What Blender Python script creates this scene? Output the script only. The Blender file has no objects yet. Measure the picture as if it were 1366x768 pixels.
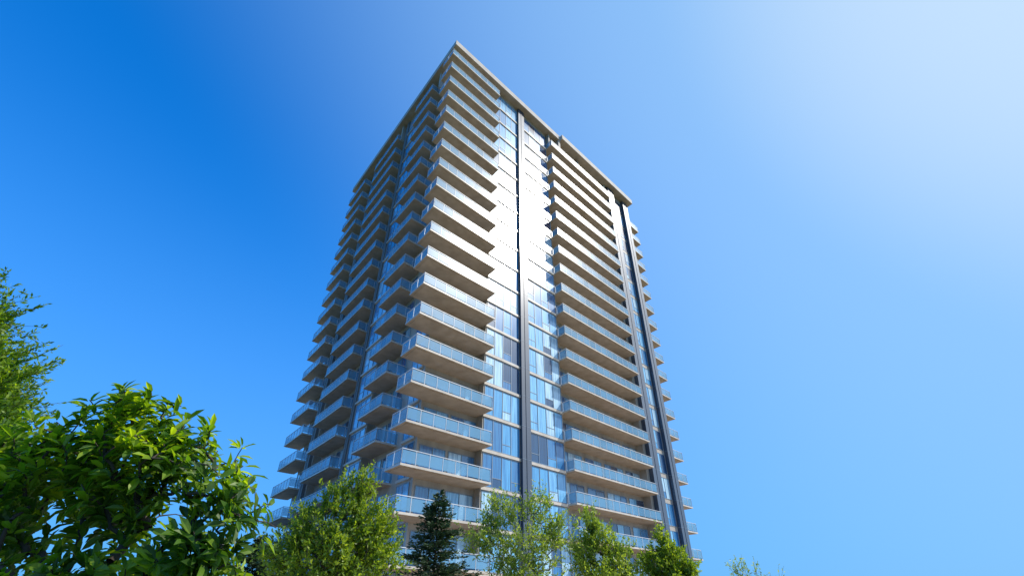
import bpy, math, random
import numpy as np
from mathutils import Vector
random.seed(7); np.random.seed(7)
scene=bpy.context.scene
col=scene.collection
scene.view_settings.view_transform='Standard'
scene.view_settings.look='None'
scene.view_settings.exposure=0

# ---------------------------------------------------------------- materials
def newmat(name):
    m=bpy.data.materials.new(name); m.use_nodes=True
    nt=m.node_tree; nt.nodes.clear()
    out=nt.nodes.new('ShaderNodeOutputMaterial')
    return m,nt,out
def N(nt,t,**kw):
    n=nt.nodes.new(t)
    for k,v in kw.items(): setattr(n,k,v)
    return n
def ramp(nt,stops,interp='LINEAR'):
    r=N(nt,'ShaderNodeValToRGB'); cr=r.color_ramp; cr.interpolation=interp
    while len(cr.elements)<len(stops): cr.elements.new(0.5)
    for e,(p,c) in zip(cr.elements,stops):
        e.position=p; e.color=(c[0],c[1],c[2],1)
    return r
CR=0.27
def concrete(name,c1,c2,rough=0.75,coat=0.0,coatr=CR,scale=0.6,metal=0.0,cior=1.6):
    m,nt,out=newmat(name); L=nt.links
    g=N(nt,'ShaderNodeNewGeometry')
    mp=N(nt,'ShaderNodeMapping'); mp.inputs['Scale'].default_value=(1.6,1.6,0.35)
    n1=N(nt,'ShaderNodeTexNoise'); n1.inputs['Scale'].default_value=scale; n1.inputs['Detail'].default_value=8
    n2=N(nt,'ShaderNodeTexNoise'); n2.inputs['Scale'].default_value=9; n2.inputs['Detail'].default_value=4
    L.new(g.outputs['Position'],mp.inputs[0]); L.new(mp.outputs[0],n1.inputs['Vector']); L.new(g.outputs['Position'],n2.inputs['Vector'])
    ad=N(nt,'ShaderNodeMath',operation='MULTIPLY_ADD'); ad.inputs[1].default_value=0.3
    L.new(n2.outputs[0],ad.inputs[0]); L.new(n1.outputs[0],ad.inputs[2])
    r=ramp(nt,[(0.45,c1),(0.85,c2)]); L.new(ad.outputs[0],r.inputs[0])
    p=N(nt,'ShaderNodeBsdfPrincipled'); p.inputs['Roughness'].default_value=rough; p.inputs['Metallic'].default_value=metal
    p.inputs['Coat Weight'].default_value=coat; p.inputs['Coat Roughness'].default_value=coatr; p.inputs['Coat IOR'].default_value=cior
    L.new(r.outputs[0],p.inputs['Base Color'])
    b=N(nt,'ShaderNodeBump'); b.inputs['Strength'].default_value=0.15; b.inputs['Distance'].default_value=0.02
    L.new(n2.outputs[0],b.inputs['Height']); L.new(b.outputs[0],p.inputs['Normal'])
    L.new(p.outputs[0],out.inputs[0])
    return m
M_wall=concrete('wall_render',(0.33,0.28,0.23),(0.47,0.41,0.34),coat=0.7)
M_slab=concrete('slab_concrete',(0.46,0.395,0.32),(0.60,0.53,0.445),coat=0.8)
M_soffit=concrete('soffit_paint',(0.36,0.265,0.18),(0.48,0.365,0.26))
M_roof=concrete('roof_concrete',(0.42,0.37,0.32),(0.54,0.48,0.42))
M_fin=concrete('fin_metal',(0.025,0.042,0.075),(0.045,0.068,0.11),rough=0.6,coat=0.9,coatr=0.24,cior=1.6)
M_grey=concrete('grey_cladding',(0.13,0.13,0.135),(0.19,0.19,0.19),rough=0.6)
M_frame=concrete('frame_metal',(0.16,0.21,0.26),(0.24,0.29,0.35),rough=0.4,coat=1)
M_rail=concrete('rail_metal',(0.46,0.5,0.54),(0.6,0.63,0.66),rough=0.35,coat=0.4)

def glass_window():
    m,nt,out=newmat('window_glass'); L=nt.links
    g=N(nt,'ShaderNodeNewGeometry'); oi=N(nt,'ShaderNodeObjectInfo')
    a=N(nt,'ShaderNodeMath',operation='MULTIPLY_ADD'); a.inputs[1].default_value=7.31
    L.new(oi.outputs['Random'],a.inputs[0]); L.new(g.outputs['Random Per Island'],a.inputs[2])
    f=N(nt,'ShaderNodeMath',operation='FRACT'); L.new(a.outputs[0],f.inputs[0])
    r=ramp(nt,[(0.0,(0.01,0.05,0.13)),(0.16,(0.04,0.19,0.40)),(0.36,(0.09,0.34,0.60)),(0.60,(0.20,0.50,0.74)),(0.82,(0.46,0.66,0.76))],'CONSTANT')
    L.new(f.outputs[0],r.inputs[0])
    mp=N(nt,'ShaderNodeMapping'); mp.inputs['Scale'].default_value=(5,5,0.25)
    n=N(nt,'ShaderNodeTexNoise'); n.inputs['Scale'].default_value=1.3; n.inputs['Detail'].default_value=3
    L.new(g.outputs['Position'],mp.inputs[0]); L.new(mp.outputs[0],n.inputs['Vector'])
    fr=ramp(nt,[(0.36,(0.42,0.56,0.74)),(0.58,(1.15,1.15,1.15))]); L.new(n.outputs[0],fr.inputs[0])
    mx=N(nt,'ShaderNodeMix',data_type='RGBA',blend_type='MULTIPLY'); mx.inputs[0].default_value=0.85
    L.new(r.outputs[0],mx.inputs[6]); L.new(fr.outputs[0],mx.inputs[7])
    p=N(nt,'ShaderNodeBsdfPrincipled'); p.inputs['Roughness'].default_value=0.12
    p.inputs['IOR'].default_value=1.9
    p.inputs['Coat Weight'].default_value=1.0; p.inputs['Coat Roughness'].default_value=0.24; p.inputs['Coat IOR'].default_value=1.7
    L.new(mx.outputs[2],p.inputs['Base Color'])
    n3=N(nt,'ShaderNodeTexNoise'); n3.inputs['Scale'].default_value=0.9; L.new(g.outputs['Position'],n3.inputs['Vector'])
    b=N(nt,'ShaderNodeBump'); b.inputs['Strength'].default_value=0.25; b.inputs['Distance'].default_value=0.04
    L.new(n3.outputs[0],b.inputs['Height']); L.new(b.outputs[0],p.inputs['Normal'])
    L.new(p.outputs[0],out.inputs[0]); return m
M_glass=glass_window()
def glass_rail():
    m,nt,out=newmat('railing_glass'); L=nt.links
    p=N(nt,'ShaderNodeBsdfPrincipled'); p.inputs['Base Color'].default_value=(0.17,0.40,0.60,1)
    p.inputs['Roughness'].default_value=0.08; p.inputs['Coat Weight'].default_value=0.9; p.inputs['Coat Roughness'].default_value=0.28; p.inputs['Coat IOR'].default_value=1.65
    g=N(nt,'ShaderNodeNewGeometry')
    r=N(nt,'ShaderNodeMapRange'); r.inputs['To Min'].default_value=0.38; r.inputs['To Max'].default_value=0.58
    L.new(g.outputs['Random Per Island'],r.inputs['Value']); L.new(r.outputs[0],p.inputs['Alpha'])
    L.new(p.outputs[0],out.inputs[0]); return m
M_rglass=glass_rail()
def leafmat(name,c1,c2,c3,trans,tw=0.4,rough=0.45):
    m,nt,out=newmat(name); L=nt.links
    g=N(nt,'ShaderNodeNewGeometry')
    n=N(nt,'ShaderNodeTexNoise'); n.inputs['Scale'].default_value=1.4
    L.new(g.outputs['Position'],n.inputs['Vector'])
    a=N(nt,'ShaderNodeMath',operation='MULTIPLY_ADD'); a.inputs[1].default_value=0.5
    L.new(g.outputs['Random Per Island'],a.inputs[0])
    s=N(nt,'ShaderNodeMath',operation='MULTIPLY_ADD'); s.inputs[1].default_value=1.1; s.inputs[2].default_value=-0.28; L.new(n.outputs[0],s.inputs[0])
    L.new(s.outputs[0],a.inputs[2])
    r=ramp(nt,[(0.15,c1),(0.5,c2),(0.8,c3)]); L.new(a.outputs[0],r.inputs[0])
    p=N(nt,'ShaderNodeBsdfPrincipled'); p.inputs['Roughness'].default_value=rough
    L.new(r.outputs[0],p.inputs['Base Color'])
    t=N(nt,'ShaderNodeBsdfTranslucent')
    mm=N(nt,'ShaderNodeMix',data_type='RGBA',blend_type='MULTIPLY'); mm.inputs[0].default_value=1
    L.new(r.outputs[0],mm.inputs[6]); mm.inputs[7].default_value=(trans[0],trans[1],trans[2],1)
    L.new(mm.outputs[2],t.inputs[0])
    ms=N(nt,'ShaderNodeMixShader'); ms.inputs[0].default_value=tw
    L.new(p.outputs[0],ms.inputs[1]); L.new(t.outputs[0],ms.inputs[2]); L.new(ms.outputs[0],out.inputs[0])
    return m
M_leafA=leafmat('leaf_broad',(0.02,0.055,0.006),(0.075,0.165,0.010),(0.26,0.36,0.02),(2.7,2.5,0.7),0.45,0.5)
M_leafF=leafmat('leaf_fine',(0.03,0.085,0.010),(0.09,0.18,0.014),(0.24,0.34,0.02),(2.5,2.4,0.8),0.45,0.45)
M_leafB=leafmat('leaf_feather',(0.055,0.12,0.010),(0.15,0.235,0.016),(0.30,0.38,0.03),(2.4,2.2,0.9),0.45)
M_leafP=leafmat('leaf_pale',(0.07,0.14,0.018),(0.19,0.28,0.03),(0.32,0.40,0.06),(2.3,2.1,1.0),0.45)
M_leafD=leafmat('needle_dark',(0.016,0.045,0.014),(0.03,0.07,0.02),(0.055,0.10,0.025),(1,1,1),0.2,0.6)
M_bark=concrete('bark',(0.035,0.025,0.018),(0.09,0.068,0.05),rough=0.9,scale=4)
M_barkP=concrete('bark_pale',(0.14,0.12,0.10),(0.26,0.23,0.19),rough=0.9,scale=4)

# ---------------------------------------------------------------- mesh builder
class MB:
    def __init__(s): s.v=[];s.f=[];s.m=[]
    def mesh(s,name,mats):
        me=bpy.data.meshes.new(name); me.from_pydata(s.v,[],s.f)
        for m in mats: me.materials.append(m)
        me.polygons.foreach_set('material_index',s.m); me.update(); return me
def obj(name,me,parent=None,loc=(0,0,0)):
    o=bpy.data.objects.new(name,me); o.location=loc; col.objects.link(o)
    if parent is not None: o.parent=parent
    return o

# ---------------------------------------------------------------- tower
C=Vector((-8.66,39.9))
LA=49.2; LB=39.3
ra=Vector((0.462,0.4766)).normalized()
lb=Vector((-0.33,0.416)).normalized()
def P(a,b,z):
    q=ra*a+lb*b
    return (q.x,q.y,z)
def box(mb,a0,a1,b0,b1,z0,z1,mat=0,matb=None):
    i=len(mb.v)
    mb.v+= [P(a0,b0,z0),P(a1,b0,z0),P(a1,b1,z0),P(a0,b1,z0),P(a0,b0,z1),P(a1,b0,z1),P(a1,b1,z1),P(a0,b1,z1)]
    fs=[(0,3,2,1),(4,5,6,7),(0,1,5,4),(1,2,6,5),(2,3,7,6),(3,0,4,7)]
    for k,f in enumerate(fs):
        mb.f.append(tuple(i+j for j in f)); mb.m.append(matb if (k==0 and matb is not None) else mat)
def boxf(mb,face,u0,u1,d0,d1,z0,z1,mat=0,matb=None):
    if face=='R': box(mb,u0,u1,-d1,-d0,z0,z1,mat,matb)
    elif face=='L': box(mb,-d1,-d0,u0,u1,z0,z1,mat,matb)
tower=bpy.data.objects.new('apartment_tower',None); col.objects.link(tower)
tower.location=(C.x,C.y,0)
tower['label']='tall beige apartment tower with glass balconies and dark fins'
tower['category']='apartment building'
NF=20; FH=3.48
zk=[70.4-FH*k for k in range(NF)]
mb=MB()
box(mb,1.9,48.6,1.9,37.4,0,74.8)
boxf(mb,'R',8.95,22.1,-2.3,-0.9,0,74.7)
boxf(mb,'R',40.2,48.5,-2.3,-0.7,0,74.72)
boxf(mb,'L',12.0,16.4,-2.3,-0.9,0,74.7)
boxf(mb,'L',28.3,31.5,-2.3,-0.9,0,74.72)
for z in zk:
    boxf(mb,'R',8.93,22.12,-1.0,-0.74,z-0.30,z-0.02,1)
    boxf(mb,'L',11.98,16.42,-1.0,-0.72,z-0.24,z-0.02,1)
    boxf(mb,'L',2.3,4.9,-2.0,-1.7,z-0.24,z-0.02,1)
obj('wall',mb.mesh('wall',[M_wall,M_slab]),tower)
def fin(face,u0,u1,d1,ztop=74.2,mat=None):
    mb=MB(); boxf(mb,face,u0,u1,-2.1,d1,0,ztop,0)
    w=(u1-u0)
    boxf(mb,face,u0+w*0.45,u1-w*0.45,d1-0.02,d1+0.05,0,ztop-0.02,0)
    for z in zk: boxf(mb,face,u0-0.01,u1+0.01,-1.0,d1+0.015,z-0.03,z,1)
    obj('vertical_fin',mb.mesh('vertical_fin',[mat or M_fin,M_frame]),tower)
fin('R',14.5,15.9,-0.5); fin('R',40.9,43.0,0.0); fin('R',46.5,48.3,-0.05)
fin('L',16.4,17.2,-0.7,mat=M_grey); fin('L',28.7,30.1,-0.5,mat=M_grey)
mb=MB()
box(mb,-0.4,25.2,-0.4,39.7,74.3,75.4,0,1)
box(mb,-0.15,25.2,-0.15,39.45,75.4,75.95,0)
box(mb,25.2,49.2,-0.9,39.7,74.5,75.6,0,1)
box(mb,25.6,49.0,-0.65,39.45,75.6,76.2,0)
box(mb,24.6,25.15,-0.25,1.9,70.7,74.6,0)
for a in (0.4,8.7,22.3,31.0,39.9):
    box(mb,a,a+0.35,0.3,1.9,70.4,74.6,0)
for b in (5.0,11.6,18.0,27.6,37.0):
    box(mb,0.3,1.9,b,b+0.35,70.4,74.6,0)
box(mb,14,34,12,28,75.9,78.6,0)
roof=obj('roof',mb.mesh('roof',[M_roof,M_soffit]),tower)

def balc_meshes(a0,a1,b0,b1,sides,name):
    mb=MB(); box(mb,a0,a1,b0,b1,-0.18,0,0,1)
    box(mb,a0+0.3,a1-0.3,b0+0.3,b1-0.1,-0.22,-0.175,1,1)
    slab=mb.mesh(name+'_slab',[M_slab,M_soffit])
    r=MB(); RH=1.12
    def run(p,q):
        L=math.hypot(q[0]-p[0],q[1]-p[1]); n=max(1,round(L/1.4))
        horiz=abs(q[0]-p[0])>abs(q[1]-p[1])
        for i in range(n):
            t0=i/n;t1=(i+1)/n
            A=(p[0]+(q[0]-p[0])*t0,p[1]+(q[1]-p[1])*t0); B=(p[0]+(q[0]-p[0])*t1,p[1]+(q[1]-p[1])*t1)
            g=0.05
            if horiz: box(r,min(A[0],B[0])+g,max(A[0],B[0])-g,A[1]-0.01,A[1]+0.01,0.12,RH-.07,1)
            else: box(r,A[0]-0.01,A[0]+0.01,min(A[1],B[1])+g,max(A[1],B[1])-g,0.12,RH-.07,1)
        for i in range(n+1):
            t=i/n; A=(p[0]+(q[0]-p[0])*t,p[1]+(q[1]-p[1])*t)
            box(r,A[0]-0.025,A[0]+0.025,A[1]-0.025,A[1]+0.025,0,RH,0)
        if horiz: box(r,min(p[0],q[0])-0.04,max(p[0],q[0])+0.04,p[1]-0.04,p[1]+0.04,RH+.001,RH+.06,0)
        else: box(r,p[0]-0.039,p[0]+0.039,min(p[1],q[1])-0.03,max(p[1],q[1])+0.03,RH+.002,RH+.058,0)
    e=0.07
    c={'f':((a0+e,b0+e),(a1-e,b0+e)),'l':((a0+e,b0+e),(a0+e,b1-e)),'r':((a1-e,b0+e),(a1-e,b1-e)),'k':((a0+e,b1-e),(a1-e,b1-e))}
    for s in sides: run(*c[s])
    return slab,r.mesh(name+'_railing',[M_rail,M_rglass])
btypes=[
 ((-1.0,8.9,-0.9,2.0),'flr'),
 ((22.0,40.3,-0.6,2.0),'flr'),
 ((-0.5,2.0,6.0,11.6),'flk'),
 ((-0.3,2.0,18.2,27.8),'flk'),
 ((47.9,53.3,1.0,8.5),'frk'),
 ((-0.5,2.0,31.7,39.6),'flk'),
]
cnt=0; rest=MB()
def append_mesh(dst,me,dz,matoff):
    i=len(dst.v)
    dst.v+=[(v.co.x,v.co.y,v.co.z+dz) for v in me.vertices]
    for p in me.polygons:
        dst.f.append(tuple(i+j for j in p.vertices)); dst.m.append(p.material_index+matoff)
for (a0,a1,b0,b1),sides in btypes:
    slab,rl=balc_meshes(a0,a1,b0,b1,sides,'balcony')
    for k in range(NF-1,-1,-1):
        if cnt<100:
            o=obj('balcony',slab,tower,(0,0,zk[k]))
            r=obj('glass_railing',rl,o)
            cnt+=1
        else:
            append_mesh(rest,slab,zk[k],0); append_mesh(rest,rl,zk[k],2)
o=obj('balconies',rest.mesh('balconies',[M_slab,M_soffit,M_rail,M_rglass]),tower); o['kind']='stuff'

def win_mesh(face,u0,u1,d,h,npan,transom,seed):
    mb=MB()
    f=0.07
    boxf(mb,face,u0,u1,d-0.1,d+0.06,0.0,f,0); boxf(mb,face,u0,u1,d-0.1,d+0.06,h-f,h,0)
    W=(u1-u0)/npan
    for i in range(npan+1):
        u=u0+i*W; uu0=max(u0,u-f/2); uu1=min(u1,u+f/2)
        if i==0: uu1=u0+f
        if i==npan: uu0=u1-f
        boxf(mb,face,uu0,uu1,d-0.1,d+0.058,f,h-f,0)
    for i in range(npan):
        a=u0+i*W+0.03; b=u0+(i+1)*W-0.03
        if transom and (i+seed)%2==0:
            zt=0.9
            boxf(mb,face,a,b,d-0.1,d+0.05,zt,zt+0.06,0)
            boxf(mb,face,a+.01,b-.01,d-0.1,d+0.015,f,zt-.003,1); boxf(mb,face,a+.01,b-.01,d-0.1,d+0.015,zt+.063,h-f-.003,1)
        else:
            boxf(mb,face,a+.01,b-.01,d-0.1,d+0.015,f+.003,h-f-.003,1)
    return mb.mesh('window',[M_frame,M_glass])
wtypes=[('R',9.1,14.4,-0.9,3.1,4,True),('R',16.0,21.95,-0.9,3.1,4,True),
 ('R',2.2,5.2,-1.9,2.7,2,False),('R',5.5,8.8,-1.9,2.7,2,False),
 ('R',22.4,26.6,-1.9,2.7,3,False),('R',27.2,30.8,-1.9,2.7,2,False),('R',31.4,35.8,-1.9,2.7,3,False),('R',36.4,40.0,-1.9,2.7,2,False),
 ('R',43.3,46.3,-0.7,2.9,2,True),
 ('L',2.4,4.8,-1.9,3.0,2,True),('L',6.4,8.6,-1.9,2.7,2,False),('L',9.0,11.2,-1.9,2.7,2,False),
 ('L',12.2,16.1,-0.9,3.0,3,True),('L',18.8,22.5,-1.9,2.7,3,False),('L',23.3,27.0,-1.9,2.7,3,False),
 ('L',32.1,37.1,-1.9,2.7,4,False)]
wcnt=0; rest=MB()
for wt in wtypes:
    vs=[win_mesh(*wt,seed=s) for s in (0,1,2)]
    for k in range(NF-1,-1,-1):
        me=random.choice(vs)
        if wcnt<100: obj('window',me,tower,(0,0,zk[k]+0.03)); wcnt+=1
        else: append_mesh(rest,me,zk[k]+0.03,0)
o=obj('windows',rest.mesh('windows',[M_frame,M_glass]),tower); o['kind']='stuff'

# ---------------------------------------------------------------- trees
def limbs_mesh(name,nodes,parents,radii,bark):
    mb=MB(); ns=6
    for i,p in enumerate(parents):
        if p<0: continue
        A=Vector(nodes[p]);B=Vector(nodes[i]); d=(B-A)
        if d.length<1e-4: continue
        d.normalize(); x=d.orthogonal().normalized(); y=d.cross(x)
        i0=len(mb.v)
        for Q,r in ((A,min(radii[p],radii[i]*1.6)),(B,radii[i])):
            for k in range(ns):
                t=2*math.pi*k/ns; mb.v.append(tuple(Q+(x*math.cos(t)+y*math.sin(t))*r))
        for k in range(ns):
            mb.f.append((i0+k,i0+(k+1)%ns,i0+ns+(k+1)%ns,i0+ns+k)); mb.m.append(0)
    me=mb.mesh(name,[bark])
    me.polygons.foreach_set('use_smooth',[True]*len(me.polygons)); return me
def leaves_mesh(name,Pp,D,Nn,Ln,Wd,mat,broad):
    Pp=np.array(Pp);D=np.array(D);Nn=np.array(Nn);Ln=np.array(Ln)[:,None];Wd=np.array(Wd)[:,None]
    D/=np.linalg.norm(D,axis=1)[:,None]+1e-9
    S=np.cross(D,Nn); S/=np.linalg.norm(S,axis=1)[:,None]+1e-9
    U=np.cross(S,D)
    n=len(Pp)
    if broad:
        V=np.stack([Pp, Pp+D*Ln*.5-U*Ln*.02, Pp+D*Ln-U*Ln*.12,
            Pp+D*Ln*.28+S*Wd*.42+U*Ln*.06, Pp+D*Ln*.65+S*Wd*.46+U*Ln*.04,
            Pp+D*Ln*.28-S*Wd*.42+U*Ln*.06, Pp+D*Ln*.65-S*Wd*.46+U*Ln*.04],axis=1).reshape(-1,3)
        F=[]
        for i in range(n):
            b=i*7; F+=[(b,b+1,b+4,b+3),(b+1,b+2,b+4),(b,b+5,b+6,b+1),(b+1,b+6,b+2)]
    else:
        V=np.stack([Pp,Pp+D*Ln*.45+S*Wd*.5,Pp+D*Ln,Pp+D*Ln*.45-S*Wd*.5],axis=1).reshape(-1,3)
        F=[(i*4,i*4+1,i*4+2,i*4+3) for i in range(n)]
    me=bpy.data.meshes.new(name); me.from_pydata(V.tolist(),[],F); me.materials.append(mat); me.update(); return me
def tree(name,label,base,lobes,nclust,mode,leafL,leafW,mat,seed,per=8,shoot=0.5,trunk_h=1.0,trunk_r=0.08,group=None,stems=1,up=0.75,outw=0.55,bark=None,shoots=2,lean=(0,0,0)):
    rg=np.random.RandomState(seed)
    base=np.array(base,float)
    vol=np.array([(l[1][0]*l[1][1]*l[1][2])**0.8 for l in lobes]); vol/=vol.sum()
    T=[]
    cen=np.array([l[0] for l in lobes]).mean(0)
    for i in range(nclust):
        l=lobes[rg.choice(len(lobes),p=vol)]
        d=rg.normal(size=3); d/=np.linalg.norm(d)
        r=rg.uniform(0.1,1.0)**0.45*rg.uniform(0.85,1.12)
        if mode=='rosette': r*=rg.uniform(0.85,1.12)
        T.append(np.array(l[0])+d*r*np.array(l[1]))
    T=np.array(T)
    nodes=[base.copy()];par=[-1]
    for s in range(stems):
        prev=0; tgt=cen.copy()
        if stems>1: tgt[:2]+=rg.normal(size=2)*0.5
        top=base+(tgt-base)*np.array([0.8,0.8,0])+np.array([0,0,trunk_h])
        for j in range(1,6):
            t=j/5; q=base*(1-t)+top*t; q[2]=base[2]+trunk_h*t; q[:2]+=rg.normal(size=2)*0.02*trunk_h
            nodes.append(q);par.append(prev);prev=len(nodes)-1
    start=nodes[-1]
    order=np.argsort(np.linalg.norm(T-start,axis=1))
    tips=[]
    for oi in order:
        t=T[oi]; A=np.array(nodes[1:])
        vec=t-A; dist=np.linalg.norm(vec,axis=1)
        cost=dist+0.5*np.maximum(0,-(vec[:,2]))+0.02*rg.uniform(size=len(A))
        j=int(np.argmin(cost))+1
        if j<3: j=3
        p0=nodes[j]; L=np.linalg.norm(t-p0); k=max(2,int(L/0.35)); prev=j
        for s in range(1,k+1):
            f=s/k; q=p0*(1-f)+t*f; q=q+np.array([0,0,1.])*L*0.12*math.sin(math.pi*f)+rg.normal(size=3)*0.03*L*(s<k)
            nodes.append(q);par.append(prev);prev=len(nodes)-1
        tips.append((prev,j))
    n=len(nodes); w=np.zeros(n)
    for p,_ in tips: w[p]+=1
    for i in range(n-1,0,-1):
        w[par[i]]+=w[i]
    rad=trunk_r*np.power(np.maximum(w,0.5)/len(tips),0.42); rad=np.maximum(rad,0.004)
    PP=[];DD=[];NN=[];LL=[];WW=[]
    extra=[]
    for p,_ in tips:
        t=nodes[p]; pr=nodes[par[p]]
        ax=t-pr; ax/=np.linalg.norm(ax)+1e-9
        out=t-cen; out/=np.linalg.norm(out)+1e-9
        if mode=='rosette':
            ax=ax*0.3+out*0.5+np.array([0,0,0.7]); ax/=np.linalg.norm(ax)
            for k in range(per+rg.randint(-2,4)):
                d=rg.normal(size=3); d-=ax*d.dot(ax); d/=np.linalg.norm(d)
                el=rg.uniform(-0.25,0.95)
                dd=d*math.cos(el)+ax*math.sin(el)
                nn=ax*1.0+d*(-0.3)+rg.normal(size=3)*0.3
                s=rg.uniform(0.55,1.15)
                PP.append(t-ax*rg.uniform(0,0.16)+dd*0.02);DD.append(dd);NN.append(nn);LL.append(leafL*s);WW.append(leafW*s)
        else:
            for sh in range(shoots):
                sd=out*outw+np.array([0,0,up])+np.array(lean)+rg.normal(size=3)*0.32; sd/=np.linalg.norm(sd)
                SL=shoot*rg.uniform(0.4,1.4)
                e=t+sd*SL; extra.append((p,e))
                for k in range(per):
                    f=rg.uniform(0,1.0)**0.9; d=rg.normal(size=3); d=d*0.7+sd*0.8
                    q=t+sd*SL*f+rg.normal(size=3)*0.05*(leafL/0.14)*(1.15-f)
                    PP.append(q);DD.append(d);NN.append(rg.normal(size=3)+np.array([0.5,-.2,.8]));s=rg.uniform(0.6,1.2)*(1.1-.35*f);LL.append(leafL*s);WW.append(leafW*s)
    rad=list(rad)
    for p,e in extra:
        nodes.append(e);par.append(p);rad.append(0.003)
    E=bpy.data.objects.new(name,None); col.objects.link(E); E.location=base
    E['label']=label;E['category']='tree'
    if group: E['group']=group
    rel=[tuple(np.array(q)-base) for q in nodes]
    obj('trunk',limbs_mesh('trunk',rel,par,rad,bark or M_bark),E)
    obj('crown',leaves_mesh('crown',np.array(PP)-base,DD,NN,LL,WW,mat,mode=='rosette'),E)
    return E
tree('broadleaf_tree','bushy broad-leaved tree with large glossy green leaves',(-4.3,6.4,0),[
 ((-4.55,5.7,3.5),(.52,.55,.42)),((-5.25,5.8,3.1),(.68,.7,.5)),((-3.75,5.6,3.12),(.52,.5,.44)),
 ((-3.2,5.5,2.75),(.44,.4,.34)),((-2.75,5.4,2.48),(.38,.35,.25)),((-4.4,5.9,2.6),(.85,.5,.45)),((-3.15,5.5,2.1),(.55,.45,.4)),
 ((-5.5,5.6,2.3),(.65,.5,.5)),((-4.2,5.6,1.8),(1.0,.6,.35)),((-6.1,5.9,2.9),(.7,.7,.6)),((-4.15,5.4,3.0),(.5,.3,.3))],
 680,'rosette',0.20,0.072,M_leafA,3,per=9,trunk_h=1.2,trunk_r=0.085)
tree('feathery_tree','tall tree with long feathery green branches',(-12.6,9.3,0),[
 ((-12.0,9.2,7.0),(.45,.6,.5)),((-12.1,9.2,6.2),(.7,.8,.5)),((-11.2,9.2,5.5),(.9,.5,.25)),((-12.2,9.3,5.3),(1.3,1.4,1.5)),((-11.4,9.2,4.8),(1.0,.8,.4)),((-10.9,9.2,4.2),(1.2,.9,.5)),((-10.6,9.2,3.5),(1.3,1.0,.5))],
 700,'spray',0.15,0.058,M_leafF,5,per=32,shoot=0.75,trunk_h=3.2,trunk_r=0.14,up=0.3,outw=0.3,lean=(0.6,0,0.1))
G='young trees planted in front of the tower'
tree('leafy_tree','yellow-green tree with fine upright leafy shoots',(-7.1,22,0),[
 ((-6.6,22,6.0),(.5,.5,.55)),((-7.1,22,5.2),(1.1,1.0,.9)),((-8.2,22,4.4),(1.1,1.1,.8)),((-6.0,22,4.4),(1.1,1.1,.9)),((-7.2,22,3.5),(1.9,1.8,.9)),((-9.2,22,3.3),(.8,.9,.7)),((-7.4,22,2.5),(2.3,1.8,.8)),((-5.3,22,3.2),(.7,.8,.7))],
 600,'spray',0.20,0.085,M_leafB,11,per=21,shoot=0.65,trunk_h=2.0,trunk_r=0.14,group=G)
tree('leafy_tree','pale green spreading young tree with several thin stems',(0.7,24,0),[
 ((-.4,24,5.1),(.8,.8,.8)),((1.1,24,5.3),(.8,.8,.8)),((2.1,24,4.3),(.8,.8,.7)),((-1.2,24,4.1),(.8,.8,.7)),((.6,24,3.8),(1.5,1.3,.9)),((.6,24,2.6),(1.5,1.2,.8))],
 330,'spray',0.18,0.07,M_leafP,12,per=18,shoot=0.75,trunk_h=1.6,trunk_r=0.07,group=G,stems=3,bark=M_barkP)
tree('leafy_tree','small pale green tree with pointed top',(4.3,26,0),[
 ((4.0,26,5.2),(.4,.4,.5)),((4.3,26,4.4),(.8,.7,.6)),((3.6,26,3.8),(.8,.7,.6)),((4.9,26,3.7),(.7,.7,.6)),((4.4,26,2.9),(1.4,1.2,.7))],
 270,'spray',0.19,0.08,M_leafP,13,per=18,shoot=0.6,trunk_h=1.6,trunk_r=0.08,group=G)
tree('leafy_tree','small pointed bright green tree',(7.4,26,0),[
 ((7.3,26,4.4),(.35,.4,.4)),((7.5,26,3.7),(.75,.7,.5)),((7.0,26,3.2),(.9,.8,.6)),((7.9,26,3.0),(.8,.7,.6)),((7.4,26,2.4),(1.25,1.1,.6))],
 290,'spray',0.18,0.085,M_leafB,14,per=20,shoot=0.5,trunk_h=1.4,trunk_r=0.08,group=G)
tree('leafy_tree','sparse grey-green sapling with thin twigs',(11.4,26,0),[
 ((11.1,26,2.7),(.6,.6,.5)),((12.0,26,2.4),(.8,.6,.4)),((11.5,26,1.9),(1.0,.8,.5))],
 75,'spray',0.15,0.055,M_leafP,15,per=11,shoot=0.7,trunk_h=1.0,trunk_r=0.04,group=G,stems=2,bark=M_barkP)
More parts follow.
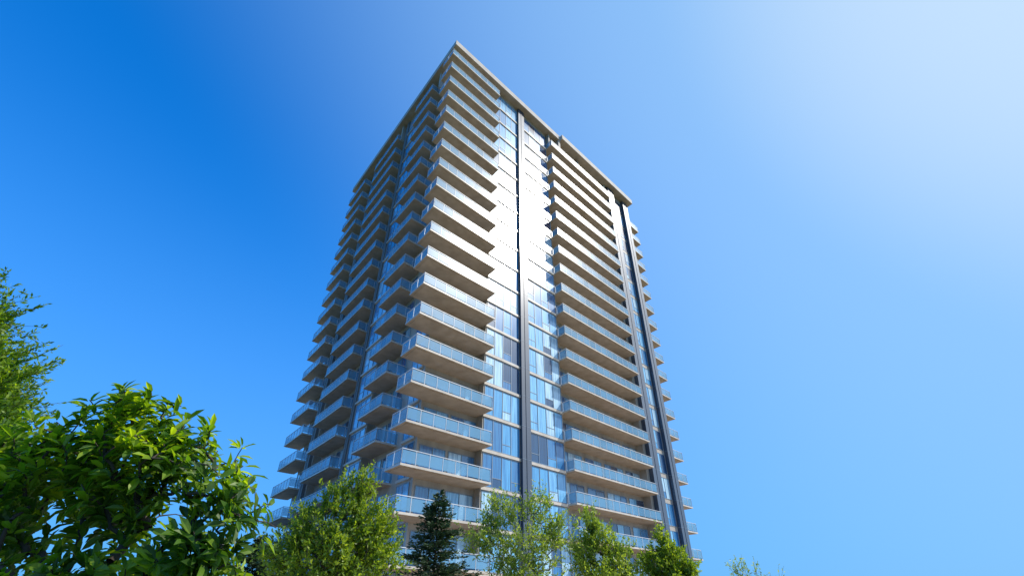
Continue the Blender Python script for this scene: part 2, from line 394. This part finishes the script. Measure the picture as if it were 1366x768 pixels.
def conifer(label,base,h,r,seed):
    rg=np.random.RandomState(seed); base=np.array(base,float)
    nodes=[np.zeros(3)];par=[-1];rad=[0.02*h]
    K=34
    for i in range(1,K+1):
        nodes.append(np.array([0,0,h*i/K])+np.array([rg.normal()*.005*h,rg.normal()*.005*h,0])*(i<K));par.append(i-1);rad.append(0.02*h*(1-i/K)+.006)
    PP=[];DD=[];NN=[];LL=[];WW=[]
    for i in range(4,K+1):
        z=h*i/K; rr=r*(1-(i/K))**0.75*1.05+0.10
        for b in range(10 if i<K-2 else 5):
            a=rg.uniform(0,2*math.pi); L=rr*rg.uniform(0.5,1.2)
            d=np.array([math.cos(a),math.sin(a),0.0])
            zz=z+rg.uniform(-.5,.5)*h/K
            prev=i
            for s in range(1,5):
                f=s/4; q=np.array([0,0,zz])+d*L*f+np.array([0,0,L*(0.3*f-0.35*f*f+0.18*f**3)])
                nodes.append(q);par.append(prev);rad.append(.012*(1-f)+.003);prev=len(nodes)-1
            for k in range(int(95*L/ r)+20):
                f=rg.uniform(.1,1.05)
                q=np.array([0,0,zz])+d*L*f+np.array([0,0,L*(0.3*f-0.35*f*f+0.18*f**3)])
                side=np.array([-d[1],d[0],0])*rg.choice([-1,1])
                PP.append(q+side*rg.uniform(0,.3)*L*(1.1-f)+np.array([0,0,rg.uniform(-.08,.05)]));DD.append(d*.8+side*.7+np.array([0,0,rg.uniform(-.3,.5)]))
                NN.append(rg.normal(size=3)*.8+np.array([0,-.3,.6]));LL.append(rg.uniform(.12,.26));WW.append(.055)
    E=bpy.data.objects.new('conifer_tree',None); col.objects.link(E);E.location=base
    E['label']=label;E['category']='tree'
    obj('trunk',limbs_mesh('trunk',[tuple(q) for q in nodes],par,rad,M_bark),E)
    obj('crown',leaves_mesh('crown',PP,DD,NN,LL,WW,M_leafD,False),E)
conifer('dark green narrow conifer standing before the tower',(-3.7,26,0),6.6,2.4,21)
conifer('small dark conifer beside the yellow-green tree',(-13.2,28,0),4.8,2.0,22)

# ---------------------------------------------------------------- ground
def sheet(name,size,z,mat,cx=0,cy=0,sy=None):
    sy=sy or size
    me=bpy.data.meshes.new(name); me.from_pydata([(cx-size,cy-sy,z),(cx+size,cy-sy,z),(cx+size,cy+sy,z),(cx-size,cy+sy,z)],[],[(0,1,2,3)])
    me.materials.append(mat); o=obj(name,me); o['kind']='structure'; return o
M_grass=concrete('grass',(0.04,0.075,0.02),(0.07,0.11,0.03),rough=0.95,scale=0.3)
M_pave=concrete('paving',(0.38,0.33,0.27),(0.50,0.44,0.36),rough=0.85,scale=0.5)
sheet('ground',3000,0,M_grass)
sheet('pavement',80,0.004,M_pave,5,75,65)

# ---------------------------------------------------------------- light
S=Vector((0.743,0.050,0.6675)).normalized()
el=math.asin(S.z); az=math.atan2(S.x,S.y)
w=bpy.data.worlds.new('World'); scene.world=w; w.use_nodes=True
nt=w.node_tree; nt.nodes.clear(); LK=nt.links
STR=0.13
sky=N(nt,'ShaderNodeTexSky'); sky.sky_type='NISHITA'; sky.sun_disc=False
sky.sun_elevation=el; sky.sun_rotation=az
sky.air_density=1.0; sky.dust_density=0.6; sky.ozone_density=3.0
tint=N(nt,'ShaderNodeMix',data_type='RGBA',blend_type='MULTIPLY'); tint.inputs[0].default_value=1
tint.inputs[7].default_value=(0.04,1.18,2.3,1)
LK.new(sky.outputs[0],tint.inputs[6])
tc=N(nt,'ShaderNodeTexCoord')
sp=N(nt,'ShaderNodeSeparateXYZ'); LK.new(tc.outputs['Generated'],sp.inputs[0])
mr=N(nt,'ShaderNodeMapRange',interpolation_type='SMOOTHSTEP'); mr.inputs['From Min'].default_value=0.75; mr.inputs['From Max'].default_value=-0.05
mr.inputs['To Min'].default_value=0.0; mr.inputs['To Max'].default_value=0.85
LK.new(sp.outputs['Z'],mr.inputs['Value'])
m1=N(nt,'ShaderNodeMix',data_type='RGBA'); LK.new(mr.outputs[0],m1.inputs[0]); LK.new(tint.outputs[2],m1.inputs[6])
m1.inputs[7].default_value=(0.15/STR,0.39/STR,0.84/STR,1)
dt=N(nt,'ShaderNodeVectorMath',operation='DOT_PRODUCT'); dt.inputs[1].default_value=tuple(S); LK.new(tc.outputs['Generated'],dt.inputs[0])
m2r=N(nt,'ShaderNodeMapRange',interpolation_type='SMOOTHSTEP'); m2r.inputs['From Min'].default_value=0.05; m2r.inputs['From Max'].default_value=1.05
m2r.inputs['To Min'].default_value=0.0; m2r.inputs['To Max'].default_value=0.95
LK.new(dt.outputs['Value'],m2r.inputs['Value'])
m2=N(nt,'ShaderNodeMix',data_type='RGBA'); LK.new(m2r.outputs[0],m2.inputs[0]); LK.new(m1.outputs[2],m2.inputs[6])
m2.inputs[7].default_value=(0.34/STR,0.60/STR,0.94/STR,1)
m3r=N(nt,'ShaderNodeMapRange',interpolation_type='SMOOTHSTEP'); m3r.inputs['From Min'].default_value=0.78; m3r.inputs['From Max'].default_value=1.0
m3r.inputs['To Min'].default_value=0.0; m3r.inputs['To Max'].default_value=0.5
LK.new(dt.outputs['Value'],m3r.inputs['Value'])
m3=N(nt,'ShaderNodeMix',data_type='RGBA'); LK.new(m3r.outputs[0],m3.inputs[0]); LK.new(m2.outputs[2],m3.inputs[6])
m3.inputs[7].default_value=(0.85/STR,0.95/STR,1.02/STR,1)
bg=N(nt,'ShaderNodeBackground'); bg.inputs[1].default_value=STR
wo=N(nt,'ShaderNodeOutputWorld')
LK.new(m3.outputs[2],bg.inputs[0]); LK.new(bg.outputs[0],wo.inputs[0])
sd=bpy.data.lights.new('sun','SUN'); sd.energy=5.0; sd.angle=math.radians(0.5); sd.color=(1,0.95,0.87)
so=bpy.data.objects.new('sun',sd); col.objects.link(so); so.rotation_euler=S.to_track_quat('Z','Y').to_euler()
so.location=(60,0,90)
# ---------------------------------------------------------------- camera
cd=bpy.data.cameras.new('camera'); co=bpy.data.objects.new('camera',cd); col.objects.link(co)
cd.sensor_width=36; cd.lens=36*630/1366; cd.clip_end=8000; cd.clip_start=0.05
co.location=(0,0,1.6); co.rotation_euler=(math.radians(90+34.3),0,0)
scene.camera=co
